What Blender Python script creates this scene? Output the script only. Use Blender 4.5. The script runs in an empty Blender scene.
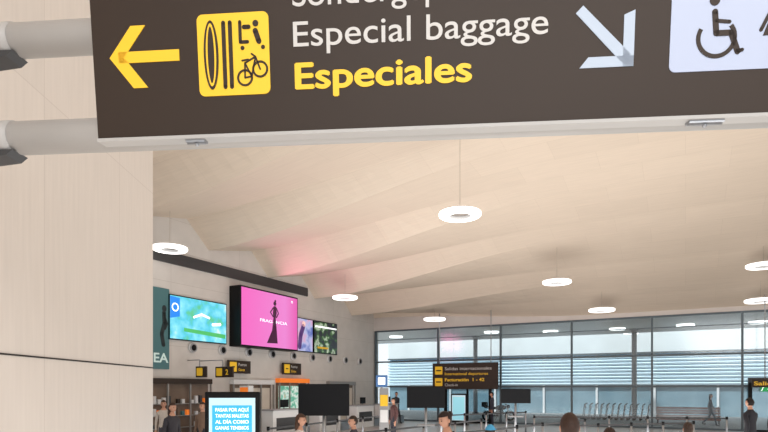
import bpy, bmesh, math, random
from mathutils import Vector, Matrix, Euler
random.seed(4)
R=math.radians
YAW=R(-28.3)
C0,S0=math.cos(R(28.3)),math.sin(R(28.3))
def H(x,y,z=0.0):
    "airport hall axes (x across, y along the screen wall) -> world"
    return Vector((x*C0+y*S0, -x*S0+y*C0, z))
sc=bpy.context.scene
try:
    sc.view_settings.view_transform='Standard'
except Exception: pass

def lin(c):
    o=[]
    for v in c[:3]:
        v=v/255.0
        o.append(v/12.92 if v<=0.04045 else ((v+0.055)/1.055)**2.4)
    return (o[0],o[1],o[2],1.0)

def mat(name,col,rough=0.6,metal=0.0,em=0.0,emcol=None,noise=0.0,nscale=8.0,stretch=(1,1,1),bump=0.0,spec=0.5):
    m=bpy.data.materials.new(name); m.use_nodes=True
    nt=m.node_tree; b=nt.nodes['Principled BSDF']
    c=lin(col)
    b.inputs['Base Color'].default_value=c
    b.inputs['Roughness'].default_value=rough
    b.inputs['Metallic'].default_value=metal
    b.inputs['Specular IOR Level'].default_value=spec
    if em>0:
        b.inputs['Emission Color'].default_value=lin(emcol or col)
        b.inputs['Emission Strength'].default_value=em
    if noise>0:
        tc=nt.nodes.new('ShaderNodeTexCoord'); mp=nt.nodes.new('ShaderNodeMapping')
        mp.inputs['Scale'].default_value=stretch
        n=nt.nodes.new('ShaderNodeTexNoise'); n.inputs['Scale'].default_value=nscale; n.inputs['Detail'].default_value=5
        r=nt.nodes.new('ShaderNodeValToRGB')
        r.color_ramp.elements[0].position=0.3; r.color_ramp.elements[1].position=0.7
        r.color_ramp.elements[0].color=tuple(v*(1-noise) for v in c[:3])+(1,)
        r.color_ramp.elements[1].color=tuple(min(1,v*(1+noise)) for v in c[:3])+(1,)
        nt.links.new(tc.outputs['Object'],mp.inputs['Vector']); nt.links.new(mp.outputs['Vector'],n.inputs['Vector'])
        nt.links.new(n.outputs['Fac'],r.inputs['Fac']); nt.links.new(r.outputs['Color'],b.inputs['Base Color'])
        if bump>0:
            bp=nt.nodes.new('ShaderNodeBump'); bp.inputs['Strength'].default_value=bump
            nt.links.new(n.outputs['Fac'],bp.inputs['Height']); nt.links.new(bp.outputs['Normal'],b.inputs['Normal'])
    return m

def picture_mat(name,stops,scale=2.0,em=1.0,seed=0.0,stretch=(1,1,1)):
    "back-lit picture: noise through a multi-colour ramp"
    m=bpy.data.materials.new(name); m.use_nodes=True
    nt=m.node_tree; b=nt.nodes['Principled BSDF']
    tc=nt.nodes.new('ShaderNodeTexCoord'); mp=nt.nodes.new('ShaderNodeMapping')
    mp.inputs['Location'].default_value=(seed,seed*.7,seed*1.3); mp.inputs['Scale'].default_value=stretch
    n=nt.nodes.new('ShaderNodeTexNoise'); n.inputs['Scale'].default_value=scale; n.inputs['Detail'].default_value=4
    r=nt.nodes.new('ShaderNodeValToRGB'); cr=r.color_ramp
    while len(cr.elements)<len(stops): cr.elements.new(0.5)
    for e,(p,c) in zip(cr.elements,stops):
        e.position=p; e.color=lin(c)
    nt.links.new(tc.outputs['Object'],mp.inputs['Vector']); nt.links.new(mp.outputs['Vector'],n.inputs['Vector'])
    nt.links.new(n.outputs['Fac'],r.inputs['Fac'])
    b.inputs['Base Color'].default_value=(0.02,0.02,0.02,1); b.inputs['Roughness'].default_value=0.3
    nt.links.new(r.outputs['Color'],b.inputs['Emission Color']); b.inputs['Emission Strength'].default_value=em
    return m

class MB:
    def __init__(s): s.bm=bmesh.new(); s.mats=[]
    def mi(s,m):
        if m not in s.mats: s.mats.append(m)
        return s.mats.index(m)
    def _tag(s,geom_verts,m,M=None,smooth=False):
        i=s.mi(m)
        if M is not None: bmesh.ops.transform(s.bm,matrix=M,verts=geom_verts)
        fs=set()
        for v in geom_verts:
            for f in v.link_faces: fs.add(f)
        for f in fs: f.material_index=i; f.smooth=smooth
        return fs
    def box(s,c,size,m,rot=None,bev=0.0):
        r=bmesh.ops.create_cube(s.bm,size=1.0); vs=r['verts']
        bmesh.ops.scale(s.bm,vec=size,verts=vs)
        if bev>0:
            es=set()
            for v in vs:
                for e in v.link_edges: es.add(e)
            rr=bmesh.ops.bevel(s.bm,geom=list(es),offset=bev,segments=2,affect='EDGES',profile=0.5)
            vs=list({v for f in rr['faces'] for v in f.verts}|{v for v in vs if v.is_valid})
        M=Matrix.Translation(Vector(c))
        if rot: M=M@Euler(rot).to_matrix().to_4x4()
        s._tag(vs,m,M)
    def cyl(s,p1,p2,r,m,seg=16,r2=None,caps=True):
        p1=Vector(p1);p2=Vector(p2);d=p2-p1
        rr=bmesh.ops.create_cone(s.bm,cap_ends=caps,segments=seg,radius1=r,radius2=r if r2 is None else r2,depth=d.length)
        M=Matrix.Translation((p1+p2)/2)@d.to_track_quat('Z','Y').to_matrix().to_4x4()
        s._tag(rr['verts'],m,M,smooth=seg>8)
    def path(s,pts,r,m,seg=10):
        for a,b in zip(pts[:-1],pts[1:]): s.cyl(a,b,r,m,seg)
        for p in pts[1:-1]: s.sph(p,(r,r,r),m,8,6)
    def sph(s,c,r,m,u=16,v=10,rot=None):
        rr=bmesh.ops.create_uvsphere(s.bm,u_segments=u,v_segments=v,radius=1.0)
        M=Matrix.Translation(Vector(c))
        if rot: M=M@Euler(rot).to_matrix().to_4x4()
        M=M@Matrix.Diagonal((r[0],r[1],r[2],1))
        s._tag(rr['verts'],m,M,True)
    def torus(s,c,Rr,r,m,axis='Z',seg=28,ss=8,sz=1.0):
        i=s.mi(m); rings=[]
        for k in range(seg):
            a=2*math.pi*k/seg; ring=[]
            for j in range(ss):
                b=2*math.pi*j/ss
                x=(Rr+r*math.cos(b))*math.cos(a);y=(Rr+r*math.cos(b))*math.sin(a);z=r*math.sin(b)*sz
                p=(x,y,z) if axis=='Z' else ((x,z,y) if axis=='Y' else (z,x,y))
                ring.append(s.bm.verts.new(Vector(c)+Vector(p)))
            rings.append(ring)
        for k in range(seg):
            for j in range(ss):
                f=s.bm.faces.new((rings[k][j],rings[(k+1)%seg][j],rings[(k+1)%seg][(j+1)%ss],rings[k][(j+1)%ss]))
                f.material_index=i; f.smooth=True
    def prism(s,pts,y0,y1,m):
        "polygon in local xz, from y0 (front) to y1"
        i=s.mi(m)
        a=[s.bm.verts.new((x,y0,z)) for x,z in pts]; b=[s.bm.verts.new((x,y1,z)) for x,z in pts]
        fs=[s.bm.faces.new(a),s.bm.faces.new(b[::-1])]
        n=len(pts)
        for k in range(n): fs.append(s.bm.faces.new((a[k],b[k],b[(k+1)%n],a[(k+1)%n])))
        for f in fs: f.material_index=i
    def rrect(s,x0,z0,x1,z1,rad,y0,y1,m):
        pts=[]
        for cx,cz,a0 in ((x1-rad,z1-rad,0),(x0+rad,z1-rad,90),(x0+rad,z0+rad,180),(x1-rad,z0+rad,270)):
            for k in range(7):
                a=R(a0+15*k); pts.append((cx+rad*math.cos(a),cz+rad*math.sin(a)))
        s.prism(pts,y0,y1,m)
    def disc(s,x,z,r,y0,y1,m,sx=1.0,n=20):
        s.prism([(x+r*sx*math.cos(2*math.pi*k/n),z+r*math.sin(2*math.pi*k/n)) for k in range(n)],y0,y1,m)
    def stroke(s,pts,w,y0,y1,m,close=False,cap=True):
        if close: pts=list(pts)+[pts[0]]
        for (ax,az),(bx,bz) in zip(pts[:-1],pts[1:]):
            dx,dz=bx-ax,bz-az; L=math.hypot(dx,dz) or 1; nx,nz=-dz/L*w/2,dx/L*w/2
            s.prism([(ax+nx,az+nz),(ax-nx,az-nz),(bx-nx,bz-nz),(bx+nx,bz+nz)],y0,y1,m)
        if cap:
            for x,z in pts: s.disc(x,z,w/2,y0,y1,m,n=10)
    def arc(s,cx,cz,rad,a0,a1,w,y0,y1,m,n=20):
        s.stroke([(cx+rad*math.cos(R(a0+(a1-a0)*k/n)),cz+rad*math.sin(R(a0+(a1-a0)*k/n))) for k in range(n+1)],w,y0,y1,m,cap=False)
    def text(s,txt,x,z,y,cap,m,width=None,bold=0.0,ext=0.002,align='L',thick=0.0):
        if thick>0:
            ww=(width or 0)-2*thick if width else None
            for k,(dx,dz) in enumerate(((0,0),(2*thick,0),(thick,0),(thick,thick*.7),(thick,-thick*.7))):
                s.text(txt,x+dx,z+dz,y-0.0001*k,cap,m,ww,bold,ext,align)
            return
        cu=bpy.data.curves.new('t','FONT'); cu.body=txt; cu.size=cap/0.7; cu.offset=bold*cap; cu.extrude=ext/2
        o=bpy.data.objects.new('t',cu); sc.collection.objects.link(o)
        dg=bpy.context.evaluated_depsgraph_get(); dg.update()
        me=bpy.data.meshes.new_from_object(o.evaluated_get(dg))
        xs=[v.co.x for v in me.vertices]
        if xs:
            w=max(xs)-min(xs); x0=min(xs); k=(width/w) if width else 1.0
            off=0 if align=='L' else -(w*k)/2
            for v in me.vertices:
                a,b,c=v.co; v.co=(x+off+(a-x0)*k, y-c, z+b)
            i=s.mi(m); n0=len(s.bm.faces); s.bm.from_mesh(me); s.bm.faces.ensure_lookup_table()
            for f in s.bm.faces[n0:]: f.material_index=i
        bpy.data.objects.remove(o); bpy.data.curves.remove(cu); bpy.data.meshes.remove(me)
    def done(s,name,loc=(0,0,0),rotz=0.0,rot=None,recalc=True):
        if recalc: bmesh.ops.recalc_face_normals(s.bm,faces=s.bm.faces[:])
        me=bpy.data.meshes.new(name); s.bm.to_mesh(me); s.bm.free()
        for m in s.mats: me.materials.append(m)
        o=bpy.data.objects.new(name,me); sc.collection.objects.link(o)
        o.location=loc; o.rotation_euler=rot if rot else (0,0,rotz)
        return o

# ---------------- materials
M_black=mat('black_plastic',(12,12,14),0.5,spec=0.2)
M_screenoff=mat('dark_screen',(9,10,14),0.4,spec=0.2)
M_steel=mat('brushed_steel',(170,172,176),0.35,0.9)
M_white=mat('white_paint',(222,222,222),0.5)
M_grey=mat('grey_paint',(150,150,152),0.5)
M_dgrey=mat('dark_grey',(56,56,58),0.5)
M_tube=mat('tube_grey',(180,177,174),0.4,noise=0.03,nscale=3)
M_signbr=mat('sign_brown',(52,40,32),0.5,noise=0.03,nscale=2,spec=0.3)
M_yel=mat('sign_yellow',(238,190,40),0.5,em=0.12)
M_sw=mat('sign_white',(200,196,192),0.5,em=0.05)
M_arrow=mat('sign_arrow_white',(178,190,206),0.5,em=0.06)
M_lav=mat('sign_panel_pale',(178,187,210),0.5,em=0.06)
M_wall=mat('wall_stone',(208,200,194),0.6,noise=0.04,nscale=1.5)
M_frame=mat('window_frame',(84,94,100),0.4,0.3)
M_conc=mat('exterior_ground',(140,142,142),0.8,noise=0.08,nscale=3)

# glass
def glass(name,gl=0.06,tint=(0.92,0.97,0.99,1)):
    m=bpy.data.materials.new(name); m.use_nodes=True; nt=m.node_tree; nt.nodes.clear()
    o=nt.nodes.new('ShaderNodeOutputMaterial'); mx=nt.nodes.new('ShaderNodeMixShader')
    t=nt.nodes.new('ShaderNodeBsdfTransparent'); g=nt.nodes.new('ShaderNodeBsdfGlossy')
    t.inputs['Color'].default_value=tint; g.inputs['Roughness'].default_value=0.12
    mx.inputs[0].default_value=gl
    nt.links.new(t.outputs[0],mx.inputs[1]); nt.links.new(g.outputs[0],mx.inputs[2]); nt.links.new(mx.outputs[0],o.inputs[0])
    return m
M_glass=glass('clear_glass')

# panelled material (brick seams) in object coordinates
def panel_mat(name,col,seamcol,bw,bh,axes='yz',rough=0.5,grain=(1,1,1),gs=6,gn=0.05,mortar=0.004,offset=0.0):
    m=bpy.data.materials.new(name); m.use_nodes=True; nt=m.node_tree; b=nt.nodes['Principled BSDF']
    tc=nt.nodes.new('ShaderNodeTexCoord'); sp=nt.nodes.new('ShaderNodeSeparateXYZ'); cb=nt.nodes.new('ShaderNodeCombineXYZ')
    nt.links.new(tc.outputs['Object'],sp.inputs[0])
    nt.links.new(sp.outputs['xyz'.index(axes[0])],cb.inputs[0]); nt.links.new(sp.outputs['xyz'.index(axes[1])],cb.inputs[1])
    br=nt.nodes.new('ShaderNodeTexBrick'); br.inputs['Scale'].default_value=1.0
    br.inputs['Brick Width'].default_value=bw; br.inputs['Row Height'].default_value=bh
    br.inputs['Mortar Size'].default_value=mortar; br.inputs['Mortar Smooth'].default_value=0.3; br.offset=offset
    c=lin(col)
    br.inputs['Color1'].default_value=c; br.inputs['Color2'].default_value=tuple(v*0.96 for v in c[:3])+(1,)
    br.inputs['Mortar'].default_value=lin(seamcol)
    nt.links.new(cb.outputs[0],br.inputs['Vector'])
    mp=nt.nodes.new('ShaderNodeMapping'); mp.inputs['Scale'].default_value=grain
    n=nt.nodes.new('ShaderNodeTexNoise'); n.inputs['Scale'].default_value=gs; n.inputs['Detail'].default_value=6
    nt.links.new(tc.outputs['Object'],mp.inputs['Vector']); nt.links.new(mp.outputs[0],n.inputs['Vector'])
    mr=nt.nodes.new('ShaderNodeMapRange'); mr.inputs['From Min'].default_value=0.3; mr.inputs['From Max'].default_value=0.7
    mr.inputs['To Min'].default_value=1-gn; mr.inputs['To Max'].default_value=1+gn
    nt.links.new(n.outputs['Fac'],mr.inputs['Value'])
    vm=nt.nodes.new('ShaderNodeVectorMath'); vm.operation='SCALE'
    nt.links.new(br.outputs['Color'],vm.inputs[0]); nt.links.new(mr.outputs[0],vm.inputs['Scale'])
    nt.links.new(vm.outputs[0],b.inputs['Base Color']); b.inputs['Roughness'].default_value=rough
    return m
M_ceil=panel_mat('ceiling_wood_slats',(224,208,190),(212,196,178),2.4,1.2,'xy',0.65,(0.35,7,1),3,0.035,0.006,0.5)
M_part=panel_mat('partition_panel',(213,203,194),(200,189,180),1.5,4.6,'yz',0.55,(1,9,.6),2.5,0.03,0.006)
M_hallwall=panel_mat('hall_wall_panel',(208,202,196),(188,181,174),3.7,1.2,'yz',0.6,(1,1,1),2,0.04,0.01)
M_floor=panel_mat('terrazzo_floor',(180,177,174),(160,156,152),1.2,1.2,'xy',0.3,(1,1,1),30,0.06,0.004)

# ---------------- room shell (hall axes)
X_L=-17.1; Y_F=30.5
b=MB(); b.box((4,13,-0.1),(42.4,36,0.2),M_floor); b.done('floor',(0,0,0),YAW)
b=MB(); b.box((4,46,-0.12),(70,30,0.2),M_conc); b.done('exterior_pavement',(0,0,0),YAW)
b=MB(); b.box((X_L-0.2,13,4.8),(0.4,36,9.6),M_hallwall); b.done('wall_left',(0,0,0),YAW)

# folded ceiling
def smooth(t): t=max(0,min(1,t)); return t*t*(3-2*t)
def z_left(yy): return 6.3+0.125*(30.5-yy)
def z_right(yy): return 5.75+4.1*(1-math.exp(-(30.5-yy)/7.0))
ks=[(-6.0,0.0)]
v=-1.8
while v<30:
    ks.append((v-1.15,0.42)); ks.append((v,-0.42)); v+=3.7
ks.append((29.2,0.0)); ks.append((30.35,0.30)); ks.append((30.5,0.0))
# refine between knots so the vault curves smoothly
kk=[]
for (a,za),(c,zc) in zip(ks[:-1],ks[1:]):
    n=max(1,int((c-a)/0.65))
    for i in range(n): kk.append((a+(c-a)*i/n, za+(zc-za)*i/n))
kk.append(ks[-1]); ks=kk
xs=[X_L+(26-X_L)*k/60.0 for k in range(61)]
bm=bmesh.new(); rows=[]
for x in xs:
    t=smooth((x-X_L)/13.5); amp=1.0-0.95*t
    row=[]
    for (yy,a) in ks:
        row.append(bm.verts.new((x,yy,z_left(yy)*(1-t)+z_right(yy)*t+a*amp*(1.0 if yy<29 else (1-t)))))
    rows.append(row)
for i in range(len(rows)-1):
    for j in range(len(ks)-1):
        bm.faces.new((rows[i][j],rows[i][j+1],rows[i+1][j+1],rows[i+1][j]))
me=bpy.data.meshes.new('ceiling'); bm.to_mesh(me); bm.free(); me.materials.append(M_ceil)
ceil=bpy.data.objects.new('ceiling',me); sc.collection.objects.link(ceil); ceil.rotation_euler=(0,0,YAW)
def ceil_z(hx,hy):
    t=smooth((hx-X_L)/13.5); return z_left(hy)*(1-t)+z_right(hy)*t

# dark recess strip on the wall
b=MB(); b.box((X_L+0.04,18.1,6.9),(0.08,10.6,0.42),M_dgrey); b.done('trim_1',(0,0,0),YAW)
b=MB(); b.box((X_L+0.02,13,0.08),(0.04,35,0.16),M_grey); b.done('baseboard_left',(0,0,0),YAW)
b=MB(); b.box((4.5,Y_F+0.05,5.98),(43.2,0.16,0.9),M_wall); b.done('wall_far_header',(0,0,0),YAW)

# ---------------- glazed far wall
mull=[-17.0,-12.8,-9.05,-5.25,-1.45,2.3,6.1,9.9,13.7,17.5,21.3]
k=1
for xa,xb in zip(mull[:-1],mull[1:]):
    b=MB(); w=xb-xa
    b.box((0,0,2.78),(0.09,0.16,5.52),M_frame)
    for z in (0.06,2.08,3.6,4.95,5.5):
        b.box((w/2,0,z),(w-0.09,0.12,0.09 if z!=4.95 else 0.03),M_frame)
    b.box((w/2,0,2.78),(w-0.09,0.02,5.4),M_glass)
    b.done('window_%d'%k,H(xa,Y_F,0),YAW); k+=1
# automatic doors
def door(i,hx,w=2.4):
    b=MB()
    b.box((0,0,2.35),(w+0.2,0.22,0.22),M_dgrey)
    for sx in (-1,1):
        b.box((sx*(w/2+0.04),0,1.2),(0.12,0.2,2.4),M_black)
        b.box((sx*w/4,0,1.12),(w/2-0.1,0.02,2.1),M_glass)
        for ex in (0.03,w/2-0.03):
            b.box((sx*ex,0,1.13),(0.06,0.06,2.24),M_black)
        b.box((sx*w/4,0,0.06),(w/2,0.06,0.1),M_black); b.box((sx*w/4,0,2.2),(w/2,0.06,0.08),M_black)
    b.done('door_%d'%i,H(hx,Y_F-0.25,0),YAW)
door(1,4.2,3.2); door(2,-10.9,2.6)

# ---------------- exterior
M_louv=mat('louver_white',(222,240,248),0.5)
M_lback=mat('louver_back',(160,208,232),0.6)
M_base=mat('exterior_base_wall',(112,140,152),0.7,noise=0.12,nscale=1.2)
M_upper=mat('ceiling_reflection_wall',(206,210,210),0.7,noise=0.05,nscale=.6)  # pale wall tone standing in for the ceiling reflected in the top panes
b=MB()
b.box((6,0.4,3.35),(60,0.3,2.4),M_lback)
z=2.35
while z<4.5:
    b.box((6,0,z),(60,0.3,0.13),M_louv,rot=(R(25),0,0)); z+=0.25
for i in range(15): b.box((-22+i*4,0.12,2.25),(0.15,0.2,4.5),M_white)
b.box((6,0.35,1.15),(60,0.4,2.3),M_base)
b.box((6,0.2,6.0),(60,0.5,2.9),M_upper); b.box((6,-.1,4.6),(60,0.2,0.12),M_frame)  # upper wall added in place of the ceiling's reflection
b.done('louvered_facade',H(0,45.5,0),YAW)
M_soff=mat('canopy_soffit',(215,210,204),0.7)
b=MB(); b.box((6,35.9,6.05),(60,10.4,0.25),M_soff); b.box((6,41.1,6.0),(60,0.2,0.6),M_white)
b.done('entrance_canopy',(0,0,0),YAW)
for i,hx in enumerate((-14,-3,8)):
    b=MB(); b.cyl((0,0,0),(0,0,5.9),0.16,M_grey,20); b.cyl((0,0,0),(0,0,0.15),0.26,M_dgrey,20); b.cyl((0,0,5.7),(0,0,5.9),0.16,M_grey,20,0.3)
    b.done('canopy_column',H(hx,40.6,0),YAW)

# ---------------- lights helper
def area(name,loc,rot,size,power,col=(1,1,1),sy=None):
    l=bpy.data.lights.new(name,'AREA'); l.energy=power; l.size=size; l.color=col
    if sy: l.shape='RECTANGLE'; l.size_y=sy
    o=bpy.data.objects.new(name,l); sc.collection.objects.link(o); o.location=loc; o.rotation_euler=rot; return o

# ---------------- ring pendant lamps
M_lampE=mat('lamp_diffuser',(255,252,248),0.5,em=2.2)
M_lampC=mat('lamp_casing',(225,225,225),0.4,em=0.3)
M_lampD=mat('lamp_inner_plate',(168,158,150),0.6)
M_cable=mat('cable_grey',(176,164,152),0.5)
def lamp(X,Y,Z,ztop=None,rad=0.6):
    b=MB(); n=36
    i=b.mi(M_lampC); ie=b.mi(M_lampE)
    prof=[(rad,0.02,ie),(rad,0.10,i),(rad-.04,0.13,i),(rad*.55,0.13,i),(rad*.51,0.10,i),(rad*.51,0.0,ie),(rad-.04,-0.01,ie)]
    vs=[[b.bm.verts.new((p[0]*math.cos(2*math.pi*k/n),p[0]*math.sin(2*math.pi*k/n),p[1])) for p in prof] for k in range(n)]
    for k in range(n):
        for j in range(len(prof)):
            j2=(j+1)%len(prof)
            f=b.bm.faces.new((vs[k][j],vs[(k+1)%n][j],vs[(k+1)%n][j2],vs[k][j2])); f.material_index=prof[j][2]; f.smooth=True
    b.cyl((0,0,0.095),(0,0,0.11),rad*.52,M_lampD,32)
    hx=X*C0-Y*S0; hy=X*S0+Y*C0
    zt=(ztop if ztop else ceil_z(hx,hy)+0.1)-Z
    b.cyl((0,0,0.1),(0,0,zt),0.007,M_cable,8)
    b.done('ring_pendant_lamp',(X,Y,Z))
for p in ((2.17,16,6.90),(-7.57,19.8,6.87),(-1.88,27,6.30),(7.41,24,6.48),(10.5,27,5.7),(14.9,22,6.75),(2.8,31,5.75),(16.2,24.1,5.7)):
    lamp(*p)
for p in ((7.3,38,5.73),(11.3,38,5.78),(15.0,36,5.74),(18.3,34,5.76),(0.9,42,5.78),(21.4,32,5.7),(17.2,39,5.78)):
    lamp(p[0],p[1],p[2],5.93,0.5)

# ---------------- near partition wall on the left with tubes and the hanging sign
PR=R(1.43)
b=MB()
b.box((-0.35,-3.25,4.7),(0.7,8.5,9.4),M_part)
M_seam=mat('seam_dark',(40,34,30),0.7)
b.done('wall_partition',(-3.07,6.5,0),PR)
b=MB(); b.box((0.002,-3.25,2.27),(0.012,8.5,0.014),M_seam); b.done('trim_2',(-3.07,6.5,0),PR)
b=MB(); b.box((0.008,-3.25,0.07),(0.016,8.5,0.14),M_grey); b.done('baseboard_partition',(-3.07,6.5,0),PR)

# overhead sign
sign=bpy.data.objects.new('overhead_direction_sign',None); sc.collection.objects.link(sign)
sign.location=(0,2.8,3.30); sign.rotation_euler=(R(6.3),0,R(-4.8))
b=MB()
b.box((0.55,0.04,0.45),(4.1,0.08,0.9),M_signbr,bev=0.004)
b.box((0.55,0.035,-0.008),(4.1,0.09,0.016),M_tube)
o=b.done('panel'); o.parent=sign
b=MB(); ya,yb=-0.004,0.002
# yellow left arrow
cz=0.393
b.prism([(-1.36,cz-.027),(-1.039,cz-.027),(-1.039,cz+.027),(-1.36,cz+.027)],ya,yb,M_yel)
for sg in (1,-1):
    b.prism([(-1.408,cz),(-1.331,cz),(-1.211,cz+sg*.150),(-1.288,cz+sg*.150)],ya,yb,M_yel)
# baggage pictogram panel
b.rrect(-0.940,0.187,-0.572,0.577,0.03,ya,yb,M_yel)
bx0,bz0=-0.943,0.187
yc,yd=-0.007,0.0
cx=bx0+.072
b.disc(cx,bz0+.195,.165,yc,yd,M_signbr,sx=.23,n=36); b.disc(cx,bz0+.195,.150,-0.0078,yd,M_yel,sx=.175,n=36)
b.disc(cx,bz0+.195,.135,-0.0086,yd,M_signbr,sx=.125,n=36)
b.stroke([(bx0+.140,bz0+.04),(bx0+.140,bz0+.345)],.020,yc,yd,M_signbr)
b.stroke([(bx0+.174,bz0+.04),(bx0+.174,bz0+.345)],.020,yc,yd,M_signbr)
# golf bag and pushchair symbols
b.stroke([(bx0+.225,bz0+.345),(bx0+.225,bz0+.25),(bx0+.262,bz0+.25)],.016,yc,yd,M_signbr)
b.stroke([(bx0+.245,bz0+.32),(bx0+.270,bz0+.32)],.020,yc,yd,M_signbr)
b.disc(bx0+.305,bz0+.335,.015,yc,yd,M_signbr)
b.stroke([(bx0+.303,bz0+.30),(bx0+.320,bz0+.25)],.026,yc,yd,M_signbr)
b.disc(bx0+.340,bz0+.222,.010,yc,yd,M_signbr); b.disc(bx0+.235,bz0+.222,.010,yc,yd,M_signbr)
# bicycle
w1=(bx0+.243,bz0+.080); w2=(bx0+.322,bz0+.118)
for w in (w1,w2): b.arc(w[0],w[1],.036,0,360,.010,yc,yd,M_signbr,24)
pd=(bx0+.278,bz0+.085); st=(bx0+.245,bz0+.150); hb=(bx0+.300,bz0+.178)
for l in ([w1,pd],[pd,st],[st,w1],[st,hb],[pd,hb],[hb,w2],[(st[0]-.014,st[1]+.012),(st[0]+.018,st[1]+.016)],[hb,(hb[0]-.02,hb[1]+.014)]):
    b.stroke(l,.008,yc,yd,M_signbr)
# texts
b.text('Especial baggage',-0.449,0.404,-0.002,0.118,M_sw,width=1.243,bold=0.004)
b.text('Sondergepäck',-0.449,0.592,-0.002,0.118,M_sw,width=0.97,bold=0.004)
b.text('Especiales',-0.446,0.204,-0.002,0.122,M_yel,width=0.880,bold=0.0,thick=0.0055)
# white arrow pointing down-right
ax0,ax1,az0,az1=0.925,1.196,0.238,0.520
b.prism([(ax1,az0),(ax1,az1-.03),(ax1-.05,az1-.05),(ax1-.05,az0+.0)],ya,yb,M_arrow)
b.prism([(ax1,az0),(ax0+.02,az0),(ax0+.06,az0+.048),(ax1,az0+.048)],ya,yb,M_arrow)
b.prism([(ax0-.003,az1-.033),(ax0+.030,az1),(ax1-.015,az0+.055),(ax1-.055,az0+.018)],ya,yb,M_arrow)
# pale pictogram board
b.rrect(1.360,0.20,2.35,0.78,0.03,ya,yb,M_lav)
wx,wz=1.568,0.345
b.arc(wx,wz,.082,150,400,.019,yc,yd,M_signbr,26)
b.disc(wx-.015,wz+.165,.023,yc,yd,M_signbr)
b.stroke([(wx-.012,wz+.115),(wx-.002,wz+.02),(wx+.065,wz+.02),(wx+.098,wz-.065)],.026,yc,yd,M_signbr)
b.stroke([(wx-.005,wz+.075),(wx+.055,wz+.068)],.016,yc,yd,M_signbr)
b.stroke([(wx+.098,wz-.065),(wx+.118,wz-.058)],.016,yc,yd,M_signbr)
# woman pictogram, man pictogram
for fx,fem in ((1.84,True),(2.12,False)):
    b.disc(fx,.515,.028,yc,yd,M_signbr)
    if fem: b.prism([(fx-.02,.475),(fx+.02,.475),(fx+.065,.345),(fx-.065,.345)],yc,yd,M_signbr)
    else: b.prism([(fx-.035,.475),(fx+.035,.475),(fx+.03,.345),(fx-.03,.345)],yc,yd,M_signbr)
    for sg in (-1,1):
        b.stroke([(fx+sg*.03,.465),(fx+sg*.075,.37)],.016,yc,yd,M_signbr)
        b.stroke([(fx+sg*.018,.35),(fx+sg*.018,.25)],.022,yc,yd,M_signbr)
o=b.done('graphics'); o.parent=sign
b=MB()
for (x,w) in ((-0.98,.10),(1.55,.16)):
    b.box((x,0.03,-0.022),(w,0.05,0.014),M_steel); b.cyl((x-w*.5,0.03,-.03),(x+w*.5,0.03,-.03),0.006,M_grey)
    b.sph((x,0.03,-.035),(.012,.012,.012),M_steel,10,8)
o=b.done('mounting_clips'); o.parent=sign
# supporting tubes (one frame)
fr=bpy.data.objects.new('sign_support_frame',None); sc.collection.objects.link(fr)
fr.location=(0,2.96,0); fr.rotation_euler=(0,0,R(-4.8))
b=MB()
for z in (3.395,3.94):
    b.cyl((-3.32,0,z),(3.2,0,z),0.088,M_tube,32)
    b.cyl((-2.15,0,z),(-2.06,0,z),0.094,M_tube,32)
    b.cyl((-2.16,0,z),(-2.15,0,z),0.098,M_dgrey,32)
    b.prism([(-2.30,z-.08),(-2.04,z-.085),(-2.08,z-.115),(-2.30,z-.135)],-0.06,0.06,M_dgrey)
for x in (-0.9,1.2,2.3):
    for z in (3.395,3.94): b.box((x,-0.06,z),(0.07,0.07,0.14),M_grey)
o=b.done('tubes'); o.parent=fr
b=MB(); b.cyl((3.2,0,0),(3.2,0,4.3),0.11,M_tube,28); b.cyl((3.2,0,0),(3.2,0,.03),0.2,M_grey,28)
o=b.done('post'); o.parent=fr

# ---------------- screens and signs on the left wall
RW=YAW+R(90)
def wallobj(b,name,y,off=0.0,z=0.0): return b.done(name,H(X_L+off,y,z),RW)
P_cyan=picture_mat('advert_beach',[(0.0,(20,140,110)),(0.36,(90,200,150)),(0.46,(85,205,230)),(0.60,(140,232,248)),(0.70,(225,245,240)),(0.8,(60,190,150))],1.6,1.1,3)
M_blue=mat('advert_blue',(30,120,215),0.4,em=0.8)
M_wh_e=mat('advert_white',(245,248,250),0.4,em=0.9)
b=MB(); b.box((0,-.05,0),(2.98,.1,1.70),M_black); b.box((0,-.104,0),(2.90,.01,1.62),P_cyan)
b.prism([(-1.45,-.05),(-1.0,.05),(-1.0,.75),(-1.45,.78)],-.113,-.108,M_blue); b.arc(-1.22,.38,.14,0,360,.05,-.118,-.112,M_wh_e)
b.prism([(-.8,-.5),(1.4,-.62),(1.4,-.45),(-.8,-.36)],-.113,-.108,mat('advert_green',(70,170,95),0.5,em=.7))
b.stroke([(-.3,.1),(.1,.25),(.5,.15)],.09,-.113,-.108,M_wh_e); b.stroke([(.7,-.1),(1.1,-.05)],.12,-.113,-.108,M_wh_e)
wallobj(b,'advertising_screen',16.12,0.0,4.68)
# teal banner
M_teal=mat('banner_teal',(66,108,112),0.5,em=.1); M_tealk=mat('banner_figure',(20,36,40),0.5); M_tealw=mat('banner_text',(190,210,205),0.5,em=.3)
b=MB(); b.box((0,-.03,0),(1.3,.06,3.0),M_teal)
b.sph((.42,-.06,.75),(.1,.02,.13),M_tealk); b.stroke([(.4,.6),(.42,.2),(.3,-.2),(.38,-.6)],.16,-.07,-.06,M_tealk); b.stroke([(.4,.5),(.55,.2),(.45,0)],.08,-.07,-.06,M_tealk)
b.text('IDEA',-.62,-1.25,-.066,.34,M_tealw,width=1.22,bold=.03)
wallobj(b,'wall_banner',14.02,0.0,4.2)
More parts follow.
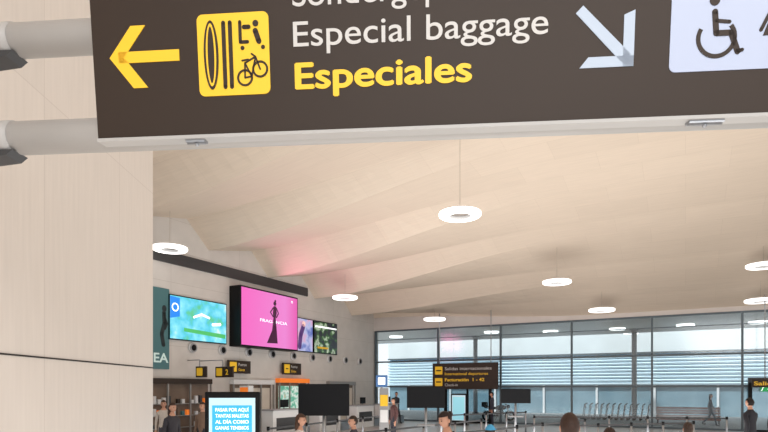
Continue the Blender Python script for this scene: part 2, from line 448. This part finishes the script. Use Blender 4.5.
# pink screen box
def pinkmat():
    m=bpy.data.materials.new('advert_pink'); m.use_nodes=True; nt=m.node_tree; bb=nt.nodes['Principled BSDF']
    tc=nt.nodes.new('ShaderNodeTexCoord'); sp=nt.nodes.new('ShaderNodeSeparateXYZ'); mr=nt.nodes.new('ShaderNodeMapRange'); r=nt.nodes.new('ShaderNodeValToRGB')
    nt.links.new(tc.outputs['Object'],sp.inputs[0]); nt.links.new(sp.outputs[0],mr.inputs['Value'])
    mr.inputs['From Min'].default_value=-2; mr.inputs['From Max'].default_value=2; nt.links.new(mr.outputs[0],r.inputs[0])
    cr=r.color_ramp; cr.elements[0].color=lin((240,100,190)); cr.elements[1].color=lin((226,80,168)); e=cr.elements.new(.75); e.color=lin((232,130,205))
    bb.inputs['Base Color'].default_value=(.02,.01,.02,1)
    nt.links.new(r.outputs[0],bb.inputs['Emission Color']); bb.inputs['Emission Strength'].default_value=1.05
    return m
M_pink=pinkmat(); M_sil=mat('advert_silhouette',(70,16,60),0.5,em=.1)
b=MB(); b.box((0,-.31,0),(3.98,.62,2.58),M_black,bev=.02); b.box((0,-.625,0),(3.84,.012,2.44),M_pink)
y0,y1=-.638,-.628
b.disc(.25,.78,.10,y0,y1,M_sil); b.prism([(.17,.66),(.33,.66),(.38,.35),(.30,.12),(.36,-.3),(.44,-1.02),(-.30,-1.05),(.06,-.45),(.15,.12),(.11,.35)],y0,y1,M_sil)
b.stroke([(.14,.58),(-.06,.36),(.12,.18)],.06,y0,y1,M_sil); b.stroke([(.36,.58),(.50,.36),(.36,.16)],.06,y0,y1,M_sil)
b.disc(.28,.9,.055,y0,y1,M_sil)
b.text('FRAGANCIA',-.75,-.12,-.632,.13,M_wh_e,width=1.9)
b.text('M',1.45,.95,-.632,.13,M_wh_e)
wallobj(b,'advertising_screen',19.85,0.0,5.06)
# further screens
P_a=picture_mat('advert_pale',[(0.0,(60,80,150)),(0.42,(225,170,205)),(0.55,(190,195,235)),(0.7,(90,110,190))],1.8,.9,7)
b=MB(); b.box((0,-.05,0),(1.9,.1,1.7),M_black); b.box((0,-.104,0),(1.82,.01,1.62),P_a); b.stroke([(-.2,-.6),(-.1,0),(.1,.4)],.3,-.114,-.108,mat('advert_figure',(90,60,120),.5,em=.4)); b.disc(.15,.55,.14,-.114,-.108,mat('advert_skin',(235,190,180),.5,em=.6))
wallobj(b,'advertising_screen',22.85,0.0,4.68)
P_b=picture_mat('advert_night',[(0.0,(10,14,24)),(0.45,(22,30,44)),(0.53,(60,110,40)),(0.6,(200,215,190)),(0.68,(60,70,40)),(0.8,(15,20,30))],2.2,.8,12)
b=MB(); b.box((0,-.05,0),(2.2,.1,1.7),M_black); b.box((0,-.104,0),(2.12,.01,1.62),P_b); b.box((0,-.112,.55),(2.0,.01,.08),M_wh_e); b.box((-.3,-.112,-.55),(1.0,.01,.1),M_yel)
wallobj(b,'advertising_screen',25.0,0.0,4.68)
# air nozzles
b=MB()
yy=15.8
while yy<30:
    b.cyl((yy,-.001,0),(yy,-.10,0),.19,M_white,20); b.cyl((yy,-.08,0),(yy,-.13,0),.13,M_black,16); b.torus((yy,-.12,0),.15,.03,M_grey,'Y',20,6)
    yy+=1.6
wallobj(b,'air_nozzle_row',0,0.0,3.58)
def signboard(name,y,w,h,z,off):
    b=MB(); b.box((0,-.05,0),(w,.1,h),M_signbr,bev=.01)
    b.rrect(-w/2+.06,-h/2+.07,-w/2+.06+h-.14,h/2-.07,.03,-.106,-.1,M_yel)
    b.stroke([(-w/2+.2,0),(-w/2+h*.6,0)],.05,-.111,-.105,M_signbr)
    x=-w/2+h+.03
    b.text('Puertas',x,.05,-.102,.12,M_sw); b.text('Gates',x,-.17,-.102,.12,M_yel)
    for sx in (-w*.35,w*.35): b.cyl((sx,0,0),(sx,.148,0),.025,M_grey)
    return wallobj(b,name,y,off,z)
signboard('wayfinding_sign',18.25,1.35,.55,2.9,.15)
signboard('wayfinding_sign',21.9,1.4,.56,2.93,.15)
# flag signs projecting from the wall (face the hall entrance)
for (yy,xx,ww,hh,zz,tx) in ((16.2,-15.75,.9,.42,2.62,'2'),(15.6,-16.35,.55,.42,2.62,'1')):
    b=MB(); b.box((0,0,0),(ww,.08,hh),M_signbr,bev=.01); b.rrect(-ww/2+.06,-hh/2+.06,-ww/2+.36,hh/2-.06,.03,-.046,-.04,M_yel)
    b.text(tx,ww*.1,-.1,-.043,.2,M_yel,bold=.03); b.cyl((-.1,0,hh/2),(-.1,0,hh/2+.25),.02,M_grey); b.cyl((-.1,0,hh/2+.25),(X_L-xx,0,hh/2+.25),.02,M_grey)
    b.done('flag_sign',H(xx,yy,zz),YAW)
# shop fronts / doors beneath
M_int=mat('shop_interior',(120,102,88),.7,noise=.15,nscale=1.5); M_orange=mat('shop_orange',(232,120,40),.5,em=.5); M_gfr=mat('shop_frame',(150,146,142),.4,.4)
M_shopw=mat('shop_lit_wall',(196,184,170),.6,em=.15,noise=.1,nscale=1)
P_shop=picture_mat('advert_shelves',[(0.0,(30,60,50)),(0.42,(110,190,160)),(0.52,(240,245,235)),(0.62,(150,205,190)),(0.72,(235,160,60)),(0.8,(40,90,70))],3.5,.85,21)
def shop(y,w,h,pm,hdr,shelves=True):
    b=MB(); b.box((0,-.03,h/2),(w,.06,h),M_int)
    b.box((0,-.075,h/2-.05),(w-.2,.01,h-.3),pm)
    if shelves:
        for z in (.5,.95,1.4):
            b.box((0,-.15,z),(w-.3,.14,.03),M_gfr)
            n=int(w/.24)
            for k in range(n):
                if random.random()<.8:
                    hh=random.uniform(.12,.3); b.box((-w/2+.28+k*.22,-.15,z+.016+hh/2),(.13,.1,hh),random.choice((M_dgrey,M_orange,M_white,M_teal,M_signbr,M_white,M_int)))
    for x in (-w/2,-w/6,w/6,w/2): b.box((x,-.22,h/2),(.06,.06,h),M_gfr)
    b.box((0,-.12,h+.06),(w+.07,.3,.2),hdr)
    b.done('shopfront',H(X_L,y,0),RW)
shop(15.0,3.2,2.2,M_int,M_signbr); shop(19.2,2.6,2.2,M_shopw,M_white,False); shop(22.1,2.3,2.3,P_shop,M_orange,False); shop(26.5,2.6,2.2,M_shopw,M_gfr,False)
# orange advertising column
b=MB(); b.box((0,0,1.05),(.5,.3,2.1),M_white,bev=.02); b.box((0,-.155,1.75),(.42,.01,.55),M_orange); b.box((0,-.155,.8),(.42,.01,1.1),M_blue); b.box((0,0,.03),(.6,.4,.06),M_dgrey)
b.done('advertising_column',H(-15.9,17.6,0),YAW)

# check-in desks
def desk(hx,hy,rz=RW):
    b=MB(); b.box((0,0,.55),(1.7,.6,1.1),M_white,bev=.02); b.box((0,-.03,1.12),(1.8,.7,.05),M_grey); b.box((0,-.305,.55),(1.3,.01,.5),M_dgrey)
    b.box((.3,.05,1.36),(.5,.04,.32),M_black); b.cyl((.3,.08,1.13),(.3,.08,1.3),.025,M_grey); b.box((0,0,.04),(1.6,.5,.08),M_dgrey)
    b.box((1.25,0,.2),(.7,.6,.4),M_steel); b.box((1.25,0,.41),(.62,.55,.03),M_black)
    b.done('check_in_desk',H(hx,hy,0),rz)
for yy in (15.0,18.2,21.4,24.6,27.4): desk(-14.6,yy)

# hanging far brown sign
b=MB(); b.box((0,0,0),(3.8,.12,1.45),M_signbr,bev=.01)
b.rrect(-1.75,.1,-1.3,.55,.04,-.07,-.06,M_yel); b.stroke([(-1.65,.32),(-1.4,.32)],.07,-.075,-.065,M_signbr)
b.rrect(-1.75,-.55,-1.3,-.1,.04,-.07,-.06,M_yel); b.stroke([(-1.65,-.32),(-1.4,-.32)],.07,-.075,-.065,M_signbr)
b.text('Salidas internacionales',-1.15,.34,-.062,.17,M_sw,width=2.7); b.text('International departures',-1.15,.06,-.062,.15,M_yel,width=2.5)
b.text('Facturación  1 - 42',-1.15,-.28,-.062,.17,M_yel,width=2.3,bold=.03); b.text('Check-in',-1.15,-.56,-.062,.15,M_sw)
for sx in (-1.5,1.5): b.cyl((sx,0,.72),(sx,0,3.55),.025,M_grey)
b.done('hanging_direction_sign',H(-10.76,29.4,2.66),YAW)
# exit sign
M_green=mat('exit_green',(30,150,80),.4,em=.6)
b=MB(); b.box((0,0,0),(.50,.06,.22),M_green,bev=.01); b.stroke([(-.16,.06),(-.18,-.02),(-.22,-.07)],.025,-.04,-.03,M_wh_e); b.disc(-.14,.08,.025,-.04,-.03,M_wh_e); b.stroke([(.02,0),(.18,0),(.12,.05)],.025,-.04,-.03,M_wh_e); b.stroke([(.18,0),(.12,-.05)],.025,-.04,-.03,M_wh_e)
b.box((0,.06,0),(.3,.06,.12),M_grey); b.cyl((0,.04,.1),(0,.04,.5),.015,M_grey)
b.done('exit_sign',H(3.2,30.05,1.95),YAW)
b=MB(); b.box((0,0,0),(.95,.08,.35),M_signbr); b.text('Salida',-.4,-.08,-.042,.16,M_yel,width=.8,bold=.03); b.cyl((0,0,.17),(0,0,3.8),.02,M_grey)
b.done('hanging_exit_sign',H(3.0,28.9,2.20),YAW)

# ---------------- monitors on stands
def monitor(X,Y,top,w,h,rz=0):
    b=MB(); zc=top-h/2
    b.box((0,0,zc),(w,.07,h),M_black,bev=.01); b.box((0,-.037,zc),(w-.05,.004,h-.05),M_screenoff)
    b.box((0,.05,zc),(w*.5,.06,h*.5),M_dgrey); b.cyl((0,.07,.02),(0,.07,zc),.035,M_steel,16)
    b.box((0,.07,.015),(.6,.5,.03),M_dgrey,bev=.01); b.box((0,0,1.05),(.45,.3,.04),M_grey)
    b.done('queue_monitor',(X,Y,0),rz)
monitor(-1.17,10.9,2.08,.99,.62); monitor(1.07,14.3,2.03,.97,.54,R(-4)); monitor(4.4,18.7,1.97,.97,.48,R(-6))
# digital totem near
M_tblue=mat('totem_screen_blue',(60,165,220),.3,em=.75,spec=.2); M_tpale=mat('totem_screen_pale',(190,220,230),.3,em=.5,spec=.2)
def totem(name,loc,rz,w,h,s1,s2,lines):
    b=MB(); b.box((0,0,h/2),(w,.12,h),M_black,bev=.02); b.box((0,-.062,h*.55),(w-.14,.004,h*.8),s1)
    if s2: b.box((0,-.065,h*.53),(w-.24,.004,h*.72),s2)
    z=h*.84
    for t in lines: b.text(t,0,z,-.068,.055,M_wh_e,width=min(w-.34,.052*len(t)),bold=.02,align='C'); z-=.095
    b.box((0,0,.02),(w+.1,.4,.04),M_dgrey,bev=.01)
    b.done(name,loc,rz)
totem('digital_totem',(-2.4,8.9,0),R(3),.86,1.94,M_tpale,M_tblue,['PASAR POR AQUÍ','TANTAS MALETAS','AL DÍA COMO','GANAS TENEMOS','DE CONVERTIR','TU VIAJE EN','ALGO ÚNICO'])
totem('digital_totem',H(-10.75,28.5,0),YAW,.9,1.7,M_tpale,mat('totem_far_screen',(140,200,215),.3,em=.7),[])
# info post
b=MB(); b.box((0,0,1.0),(.30,.12,2.0),M_grey,bev=.02); b.box((0,-.065,1.6),(.24,.01,.36),M_yel); b.box((0,-.065,1.1),(.24,.01,.4),M_white); b.box((0,0,.02),(.5,.3,.04),M_dgrey)
b.done('information_post',(0.0,18.0,0)); 
b=MB(); b.cyl((0,0,0),(0,0,2.55),.04,M_steel); b.box((0,-.02,2.3),(.5,.06,.5),mat('post_sign_blue',(60,100,150),.4,em=.2),bev=.02); b.box((0,-.055,2.3),(.3,.01,.3),M_wh_e); b.cyl((0,0,0),(0,0,.03),.2,M_dgrey)
b.done('platform_sign_post',(-.1,24.0,0))

# queue stanchions
def stanchions(p0,p1,n,name='queue_barrier'):
    p0=Vector(p0);p1=Vector(p1); b=MB()
    d=(p1-p0)
    for i in range(n):
        p=d*(i/(n-1)); b.cyl(p,p+Vector((0,0,.98)),.032,M_steel,12); b.cyl(p,p+Vector((0,0,.025)),.17,M_dgrey,20); b.cyl(p+Vector((0,0,.9)),p+Vector((0,0,1.0)),.04,M_black,12)
    a=math.atan2(d.y,d.x)
    c=d/2
    b.box((c.x,c.y,.94),(d.length,.01,.05),M_dgrey,rot=(0,0,a))
    b.done(name,p0)
stanchions((-1.0,12.6,0),(3.2,18.4,0),5); stanchions((1.6,13.0,0),(6.6,18.4,0),6); stanchions((5.5,20.5,0),(12,19.6,0),6); stanchions((-3.0,14.5,0),(0.0,21.5,0),5); stanchions((2.2,21.5,0),(6.2,24.5,0),5); stanchions((5.0,15.6,0),(9.4,17.0,0),5)

# ---------------- exterior objects: trolleys, bench, motorcycle
def trolley_row(n,step):
    b=MB()
    for i in range(n):
        x=i*step
        for sy in (-.28,.28):
            b.path([(x-.45,sy,.16),(x+.4,sy,.16),(x+.5,sy,.95)],.024,M_dgrey,8); b.path([(x+.5,sy,.95),(x+.6,sy,1.02)],.024,M_dgrey,8)
            b.cyl((x-.38,sy-.02,.07),(x-.38,sy+.02,.07),.07,M_black,12); b.cyl((x+.36,sy-.02,.08),(x+.36,sy+.02,.08),.08,M_black,12)
        b.cyl((x+.6,-.3,1.02),(x+.6,.3,1.02),.03,M_dgrey,8); b.cyl((x+.47,-.28,.7),(x+.47,.28,.7),.012,M_steel,6)
        for k in range(5): b.cyl((x-.42+.18*k,-.28,.17),(x-.42+.18*k,.28,.17),.010,M_steel,6)
        b.box((x+.52,0,.84),(.02,.5,.2),M_white)
        b.path([(x+.25,-.26,.75),(x+.25,.26,.75)],.01,M_steel,6)
    return b
b=trolley_row(12,.34); b.done('luggage_trolley_row',H(-6.2,37.9,0),YAW)
M_bwood=mat('bench_wood',(122,62,44),.6,noise=.15,nscale=5,stretch=(1,6,6))
b=MB()
for k in range(4): b.box((0,-.22+.15*k,.45),(3.2,.12,.05),M_bwood)
for k in range(3): b.box((0,.33,.58+.14*k),(3.2,.04,.11),M_bwood)
b.box((0,-.26,.3),(3.2,.03,.2),M_bwood)
for sx in (-1.5,0,1.5): b.box((sx,0,.22),(.08,.5,.42),M_dgrey); b.box((sx,.37,.55),(.06,.04,.8),M_dgrey)
b.done('wooden_bench',H(.1,35.8,0),YAW)
M_moto=mat('motorcycle_paint',(60,66,78),.3,.3)
b=MB()
for x in (-.68,.70):
    b.torus((x,0,.31),.25,.062,M_black,'Y',28,10); b.torus((x,0,.31),.19,.015,M_steel,'Y',24,6); b.cyl((x,-.07,.31),(x,.07,.31),.05,M_steel)
    for k in range(6):
        a=R(60*k); b.cyl((x,0,.31),(x+.19*math.cos(a),0,.31+.19*math.sin(a)),.012,M_steel,6)
b.path([(.70,-.09,.31),(.52,-.09,.82),(.46,-.09,.98)],.024,M_steel); b.path([(.70,.09,.31),(.52,.09,.82),(.46,.09,.98)],.024,M_steel)
b.path([(.45,-.36,1.0),(.48,-.15,.98),(.48,.15,.98),(.45,.36,1.0)],.018,M_black)
for s_ in (-1,1):
    b.cyl((.45,s_*.26,.99),(.44,s_*.38,1.0),.024,M_black); b.cyl((.47,s_*.22,.99),(.44,s_*.3,1.2),.008,M_black,6); b.sph((.43,s_*.31,1.22),(.02,.07,.045),M_black)
b.sph((.60,0,.88),(.10,.12,.12),M_moto); b.box((.62,0,1.05),(.015,.3,.28),M_glass,rot=(0,R(-25),0),bev=.005)
b.sph((.16,0,.82),(.32,.16,.16),M_moto); b.sph((-.32,0,.80),(.34,.14,.07),M_black); b.sph((-.66,0,.84),(.22,.11,.07),M_moto)
b.sph((.05,0,.50),(.24,.17,.2),M_grey); b.path([(.25,0,.75),(.3,0,.42),(-.15,0,.32),(-.68,0,.31)],.03,M_black); b.path([(.3,0,.75),(-.3,0,.72),(-.2,0,.35)],.025,M_black)
b.path([(.2,-.13,.42),(.1,-.15,.25),(-.4,-.16,.28)],.028,M_steel); b.cyl((-.35,-.16,.28),(-.85,-.17,.42),.05,M_steel)
b.box((.68,0,.58),(.34,.14,.03),M_moto,rot=(0,R(10),0),bev=.01); b.box((-.78,0,.62),(.26,.14,.03),M_moto,rot=(0,R(25),0),bev=.01)
b.box((-.82,0,1.0),(.36,.36,.3),M_black,bev=.04); b.cyl((-.05,.1,.3),(-.15,.32,.015),.012,M_black,6)
b.done('motorcycle',H(-10.0,33.2,0),R(-5))

# ---------------- people
def human(name,X,Y,heading,h=1.72,shirt=(60,60,70),pants=(40,44,60),hair=(40,28,22),skin=(190,142,118),pose='stand',female=False,hairlen=0,cap=None,look=0.0,nod=0.0):
    s=h/1.75
    P=[];E=[];cat=[]
    def av(p,r,root=False): P.append((Vector(p),r,root)); return len(P)-1
    def ae(a,c,ct): E.append((a,c)); cat.append(ct)
    sw=.155 if female else .175
    pel=av((0,0,.96),(.15 if not female else .155,.105),True); wa=av((0,0,1.1),(.125 if female else .14,.095)); ch=av((0,0,1.28),(.15 if female else .165,.115)); co=av((0,.01,1.41),(.11,.085)); ne=av((0,.008,1.50),(.056,.056)); nt_=av((0,-.005,1.60),(.052,.052))
    ae(pel,wa,'shirt');ae(wa,ch,'shirt');ae(ch,co,'shirt');ae(co,ne,'shirt');ae(ne,nt_,'skin')
    for sd in (-1,1):
        if pose=='walk':
            fwd=-sd
            el=(sd*(sw+.05),.10*fwd*-1+.02,1.14); wr=(sd*(sw+.04),.16*fwd*-1-.08,.92)
            kn=(sd*.09,-.20 if sd>0 else .06,.50); an=(sd*.09,-.28 if sd>0 else .40,.09 if sd>0 else .16)
        elif pose=='bent':
            el=(sd*(sw+.05),.04,1.13); wr=(sd*.10,-.24,1.14); kn=(sd*.10,-.02,.50); an=(sd*.10,.02,.09)
        else:
            el=(sd*(sw+.055),.03,1.14); wr=(sd*(sw+.06),-.05,.89); kn=(sd*.10,-.02,.50); an=(sd*.105,.03,.09)
        sh=av((sd*sw,.005,1.395),(.062,.06)); e=av(el,(.045,.045)); w=av(wr,(.03,.028))
        ae(co,sh,'shirt');ae(sh,e,'shirt');ae(e,w,'shirt')
        d=(Vector(wr)-Vector(el)).normalized(); n=Vector((-sd,0,0)); n=(n-d*n.dot(d)).normalized(); q=d.cross(n)
        if q.y>0: q=-q   # thumb side faces forward
        pw=Vector(wr); p1=av(pw+d*.05,(.024,.038)); ae(w,p1,'skin')
        p2=av(pw+d*.085,(.018,.034)); ae(p1,p2,'skin')
        for fi,(o_,L) in enumerate(((.027,.070),(.009,.080),(-.009,.074),(-.026,.058))):
            b0=pw+d*.075+q*o_; a0=av(b0,(.009,.009),True); a1=av(b0+d*L*.45+n*.006,(.0085,.0085)); a2=av(b0+d*L*.8+n*.022,(.008,.008)); a3=av(b0+d*L*.98+n*.042,(.007,.007))
            ae(a0,a1,'skin');ae(a1,a2,'skin');ae(a2,a3,'skin')
        t0=pw+d*.035+q*.025; a0=av(t0,(.011,.011),True); a1=av(t0+d*.03+q*.025+n*.01,(.010,.010)); a2=av(t0+d*.06+q*.032+n*.02,(.009,.009)); ae(a0,a1,'skin');ae(a1,a2,'skin')
        hp=av((sd*.088,0,.90),(.09,.095)); k_=av(kn,(.06,.062)); a_=av(an,(.042,.045)); f1=av(Vector(an)+Vector((0,-.02,-.04)),(.045,.035)); f2=av(Vector(an)+Vector((sd*.015,-.17,-.055)),(.042,.026))
        ae(pel,hp,'pants');ae(hp,k_,'pants');ae(k_,a_,'pants');ae(a_,f1,'shoe');ae(f1,f2,'shoe')
    me=bpy.data.meshes.new('b'); me.from_pydata([p[0] for p in P],E,[]); o=bpy.data.objects.new('b',me); sc.collection.objects.link(o)
    sk=o.modifiers.new('sk','SKIN'); sk.use_smooth_shade=True
    sv=me.skin_vertices[0].data
    for i,p in enumerate(P): sv[i].radius=p[1]; sv[i].use_root=p[2]
    o.modifiers.new('ss','SUBSURF').levels=1
    dg=bpy.context.evaluated_depsgraph_get(); dg.update(); em=bpy.data.meshes.new_from_object(o.evaluated_get(dg))
    samp=[]
    for (a,c),ct in zip(E,cat):
        for k in range(6): samp.append((P[a][0].lerp(P[c][0],k/5.0),ct))
    ms={'shirt':mat(name+'_top',shirt,.8,noise=.08,nscale=20),'pants':mat(name+'_trousers',pants,.8,noise=.08,nscale=20),'shoe':mat(name+'_shoes',(40,38,38),.5),'skin':mat(name+'_skin',skin,.55,noise=.03,nscale=15)}
    mh=mat(name+'_hair',hair,.55,noise=.25,nscale=30,stretch=(6,6,1),spec=.3); me_=mat(name+'_eye',(30,24,22),.2); ml=mat(name+'_lips',(165,95,88),.5)
    b=MB(); keys=['shirt','pants','shoe','skin']
    for k in keys: b.mi(ms[k])
    b.bm.from_mesh(em)
    for f in b.bm.faces:
        c=f.calc_center_median(); best=min(samp,key=lambda q:(q[0]-c).length_squared); f.material_index=keys.index(best[1]); f.smooth=True
    bpy.data.objects.remove(o)
    # head
    HM=Matrix.Translation((0,-.012,1.575))@Euler((nod,0,look)).to_matrix().to_4x4()@Matrix.Translation((0,0,.085))
    def headsphere(m,fn,u=28,v=20,keep=None):
        rr=bmesh.ops.create_uvsphere(b.bm,u_segments=u,v_segments=v,radius=1.0); vs=rr['verts']
        if keep:
            kill=[x for x in vs if not keep(x.co)]; vs=[x for x in vs if keep(x.co)]
            bmesh.ops.delete(b.bm,geom=kill,context='VERTS')
        for x in vs: x.co=Vector(fn(x.co.x,x.co.y,x.co.z))
        b._tag(vs,m,HM,True)
    def skull(x,y,z,g=1.0):
        X_=x*.074*g;Y_=y*.094*g;Z_=z*.115*g
        if z<0: X_*=1-.32*(-z)**1.4; Y_*=1-.18*(-z) if y<0 else 1-.35*(-z)
        if y<0 and g==1.0:
            Y_-=.022*math.exp(-(x/.13)**2-((z+.12)/.17)**2)
            Y_+=.008*(math.exp(-((abs(x)-.38)/.16)**2-((z-.06)/.12)**2))
            Y_-=.006*math.exp(-(x/.3)**2-((z+.45)/.1)**2)
            Y_-=.008*math.exp(-(x/.3)**2-((z+.85)/.15)**2)
        return X_,Y_,Z_
    headsphere(ms['skin'],skull)
    for sx in (-1,1):
        for (c,r,m) in (((sx*.029,-.080,.006),(.013,.008,.008),me_),((sx*.075,.008,-.008),(.010,.018,.030),ms['skin']),((sx*.030,-.086,.027),(.016,.005,.004),mh)):
            rr=bmesh.ops.create_uvsphere(b.bm,u_segments=10,v_segments=8,radius=1.0)
            b._tag(rr['verts'],m,HM@Matrix.Translation(c)@Matrix.Diagonal((*r,1)),True)
    rr=bmesh.ops.create_uvsphere(b.bm,u_segments=10,v_segments=8,radius=1.0); b._tag(rr['verts'],ml,HM@Matrix.Translation((0,-.083,-.052))@Matrix.Diagonal((.022,.008,.007,1)),True)
    headsphere(mh,lambda x,y,z:skull(x,y,z,1.10),keep=lambda c:(c.z>.42) or (c.y>-.15 and c.z>(-.5 if not female else -.75)))
    if hairlen>0:
        rr=bmesh.ops.create_uvsphere(b.bm,u_segments=20,v_segments=14,radius=1.0); b._tag(rr['verts'],mh,HM@Matrix.Translation((0,.055,-.05-hairlen*.4))@Matrix.Diagonal((.082,.05,.07+hairlen*.6,1)),True)
    elif hairlen<0:
        rr=bmesh.ops.create_uvsphere(b.bm,u_segments=16,v_segments=10,radius=1.0); b._tag(rr['verts'],mh,HM@Matrix.Translation((0,.09,.06))@Matrix.Diagonal((.045,.045,.045,1)),True)
    if cap:
        mc=mat(name+'_cap',cap,.7)
        headsphere(mc,lambda x,y,z:skull(x,y,z,1.14),keep=lambda c:c.z>.3)
        rr=bmesh.ops.create_uvsphere(b.bm,u_segments=16,v_segments=8,radius=1.0); b._tag(rr['verts'],mc,HM@Matrix.Translation((0,-.12,.045))@Matrix.Diagonal((.065,.075,.008,1)),True)
    bmesh.ops.scale(b.bm,vec=(s,s,s),verts=b.bm.verts[:])
    return b.done(name,(X,Y,0),heading,recalc=False)
human('woman',.82,7.3,R(-60),1.67,(215,212,210),(60,70,100),(42,30,26),pose='bent',female=True,hairlen=-1,nod=R(12))
human('man',1.56,4.7,R(175),1.76,(90,100,120),(50,52,60),(58,40,32),pose='stand')
human('child',1.42,7.5,R(150),1.48,(60,140,190),(60,60,70),(60,44,34),cap=(70,160,205))
human('woman',2.42,6.0,R(170),1.55,(150,60,60),(50,50,60),(52,36,30),female=True,hairlen=.12)
human('man',8.5,13,R(200),1.74,(30,30,38),(26,28,36),(26,20,18),pose='walk')
human('man',9.6,13.6,R(150),1.70,(34,34,42),(30,32,50),(30,24,20),pose='walk')
human('woman',-4.54,12,R(60),1.66,(50,48,54),(40,42,50),(60,42,34),female=True,hairlen=.15)
human('man',-4.6,14.2,R(-20),1.62,(120,96,80),(40,42,50),(60,42,34))
human('woman',-1.35,9.0,R(80),1.56,(210,200,196),(50,50,60),(70,48,36),female=True,hairlen=.12)
human('man',-.52,9.6,R(-70),1.50,(60,60,70),(50,50,60),(50,38,32))
human('woman',4.4,8.1,R(170),1.48,(225,225,225),(50,50,60),(60,44,36),female=True,hairlen=-1)
human('man',.7,31.8,R(30),1.75,(50,54,64),(40,42,50),(40,30,26),pose='walk')
human('man',.35,20.2,R(-60),1.62,(90,60,60),(44,46,56),(40,30,26))
human('woman',-6.1,15.5,R(20),1.64,(190,180,170),(60,60,70),(70,50,36),female=True,hairlen=.12)
human('man',5.6,29.0,R(-90),1.75,(60,62,74),(44,46,60),(40,30,26))
human('woman',17.2,29.5,R(60),1.66,(50,52,60),(40,42,56),(40,30,26),female=True,hairlen=.12,pose='walk')

# ---------------- lights
w=bpy.data.worlds.new('World'); sc.world=w; w.use_nodes=True
bg=w.node_tree.nodes['Background']; bg.inputs[0].default_value=(.95,.975,1,1); bg.inputs[1].default_value=1.35
warm=(1,.975,.945)
area('ceiling_fill',(6,8,.25),(R(180),0,0),20,950,warm,14)  # added area light near the floor, out of view, to brighten the ceiling
area('ceiling_fill',H(-6,19,.25),(R(180),0,YAW),14,800,warm,9)  # second added upward fill, for the ceiling over the far hall
area('rear_fill',(2,-4,6.5),(R(55),0,0),8,360,warm,4)  # added fill light behind the camera, not a fixture of the hall
# sun over the roof, lighting the forecourt facade beyond the glass
sl=bpy.data.lights.new('sun','SUN'); sl.energy=4.5; sl.angle=R(3); sl.color=(1,.99,.97)
so=bpy.data.objects.new('sun',sl); sc.collection.objects.link(so)
sd=H(0.25,0.55,0)+Vector((0,0,-1.0)); so.rotation_euler=sd.to_track_quat('-Z','Y').to_euler(); so.location=(0,0,30)
# pink glow thrown by the big screen
pk=area('screen_glow',H(X_L+.9,19.9,5.6),(0,0,0),2.5,50,(1,.25,.45),1.2)
dirv=(H(-8.0,22,7.3)-H(X_L+.9,19.9,5.6)); pk.rotation_euler=dirv.to_track_quat('-Z','Y').to_euler()

# ---------------- camera
cam=bpy.data.cameras.new('camera'); co=bpy.data.objects.new('camera',cam); sc.collection.objects.link(co)
co.location=(0,0,2.0); co.rotation_euler=(R(90),0,0); cam.lens=26.25; cam.sensor_width=36; cam.shift_y=172/768; cam.clip_end=300
sc.camera=co
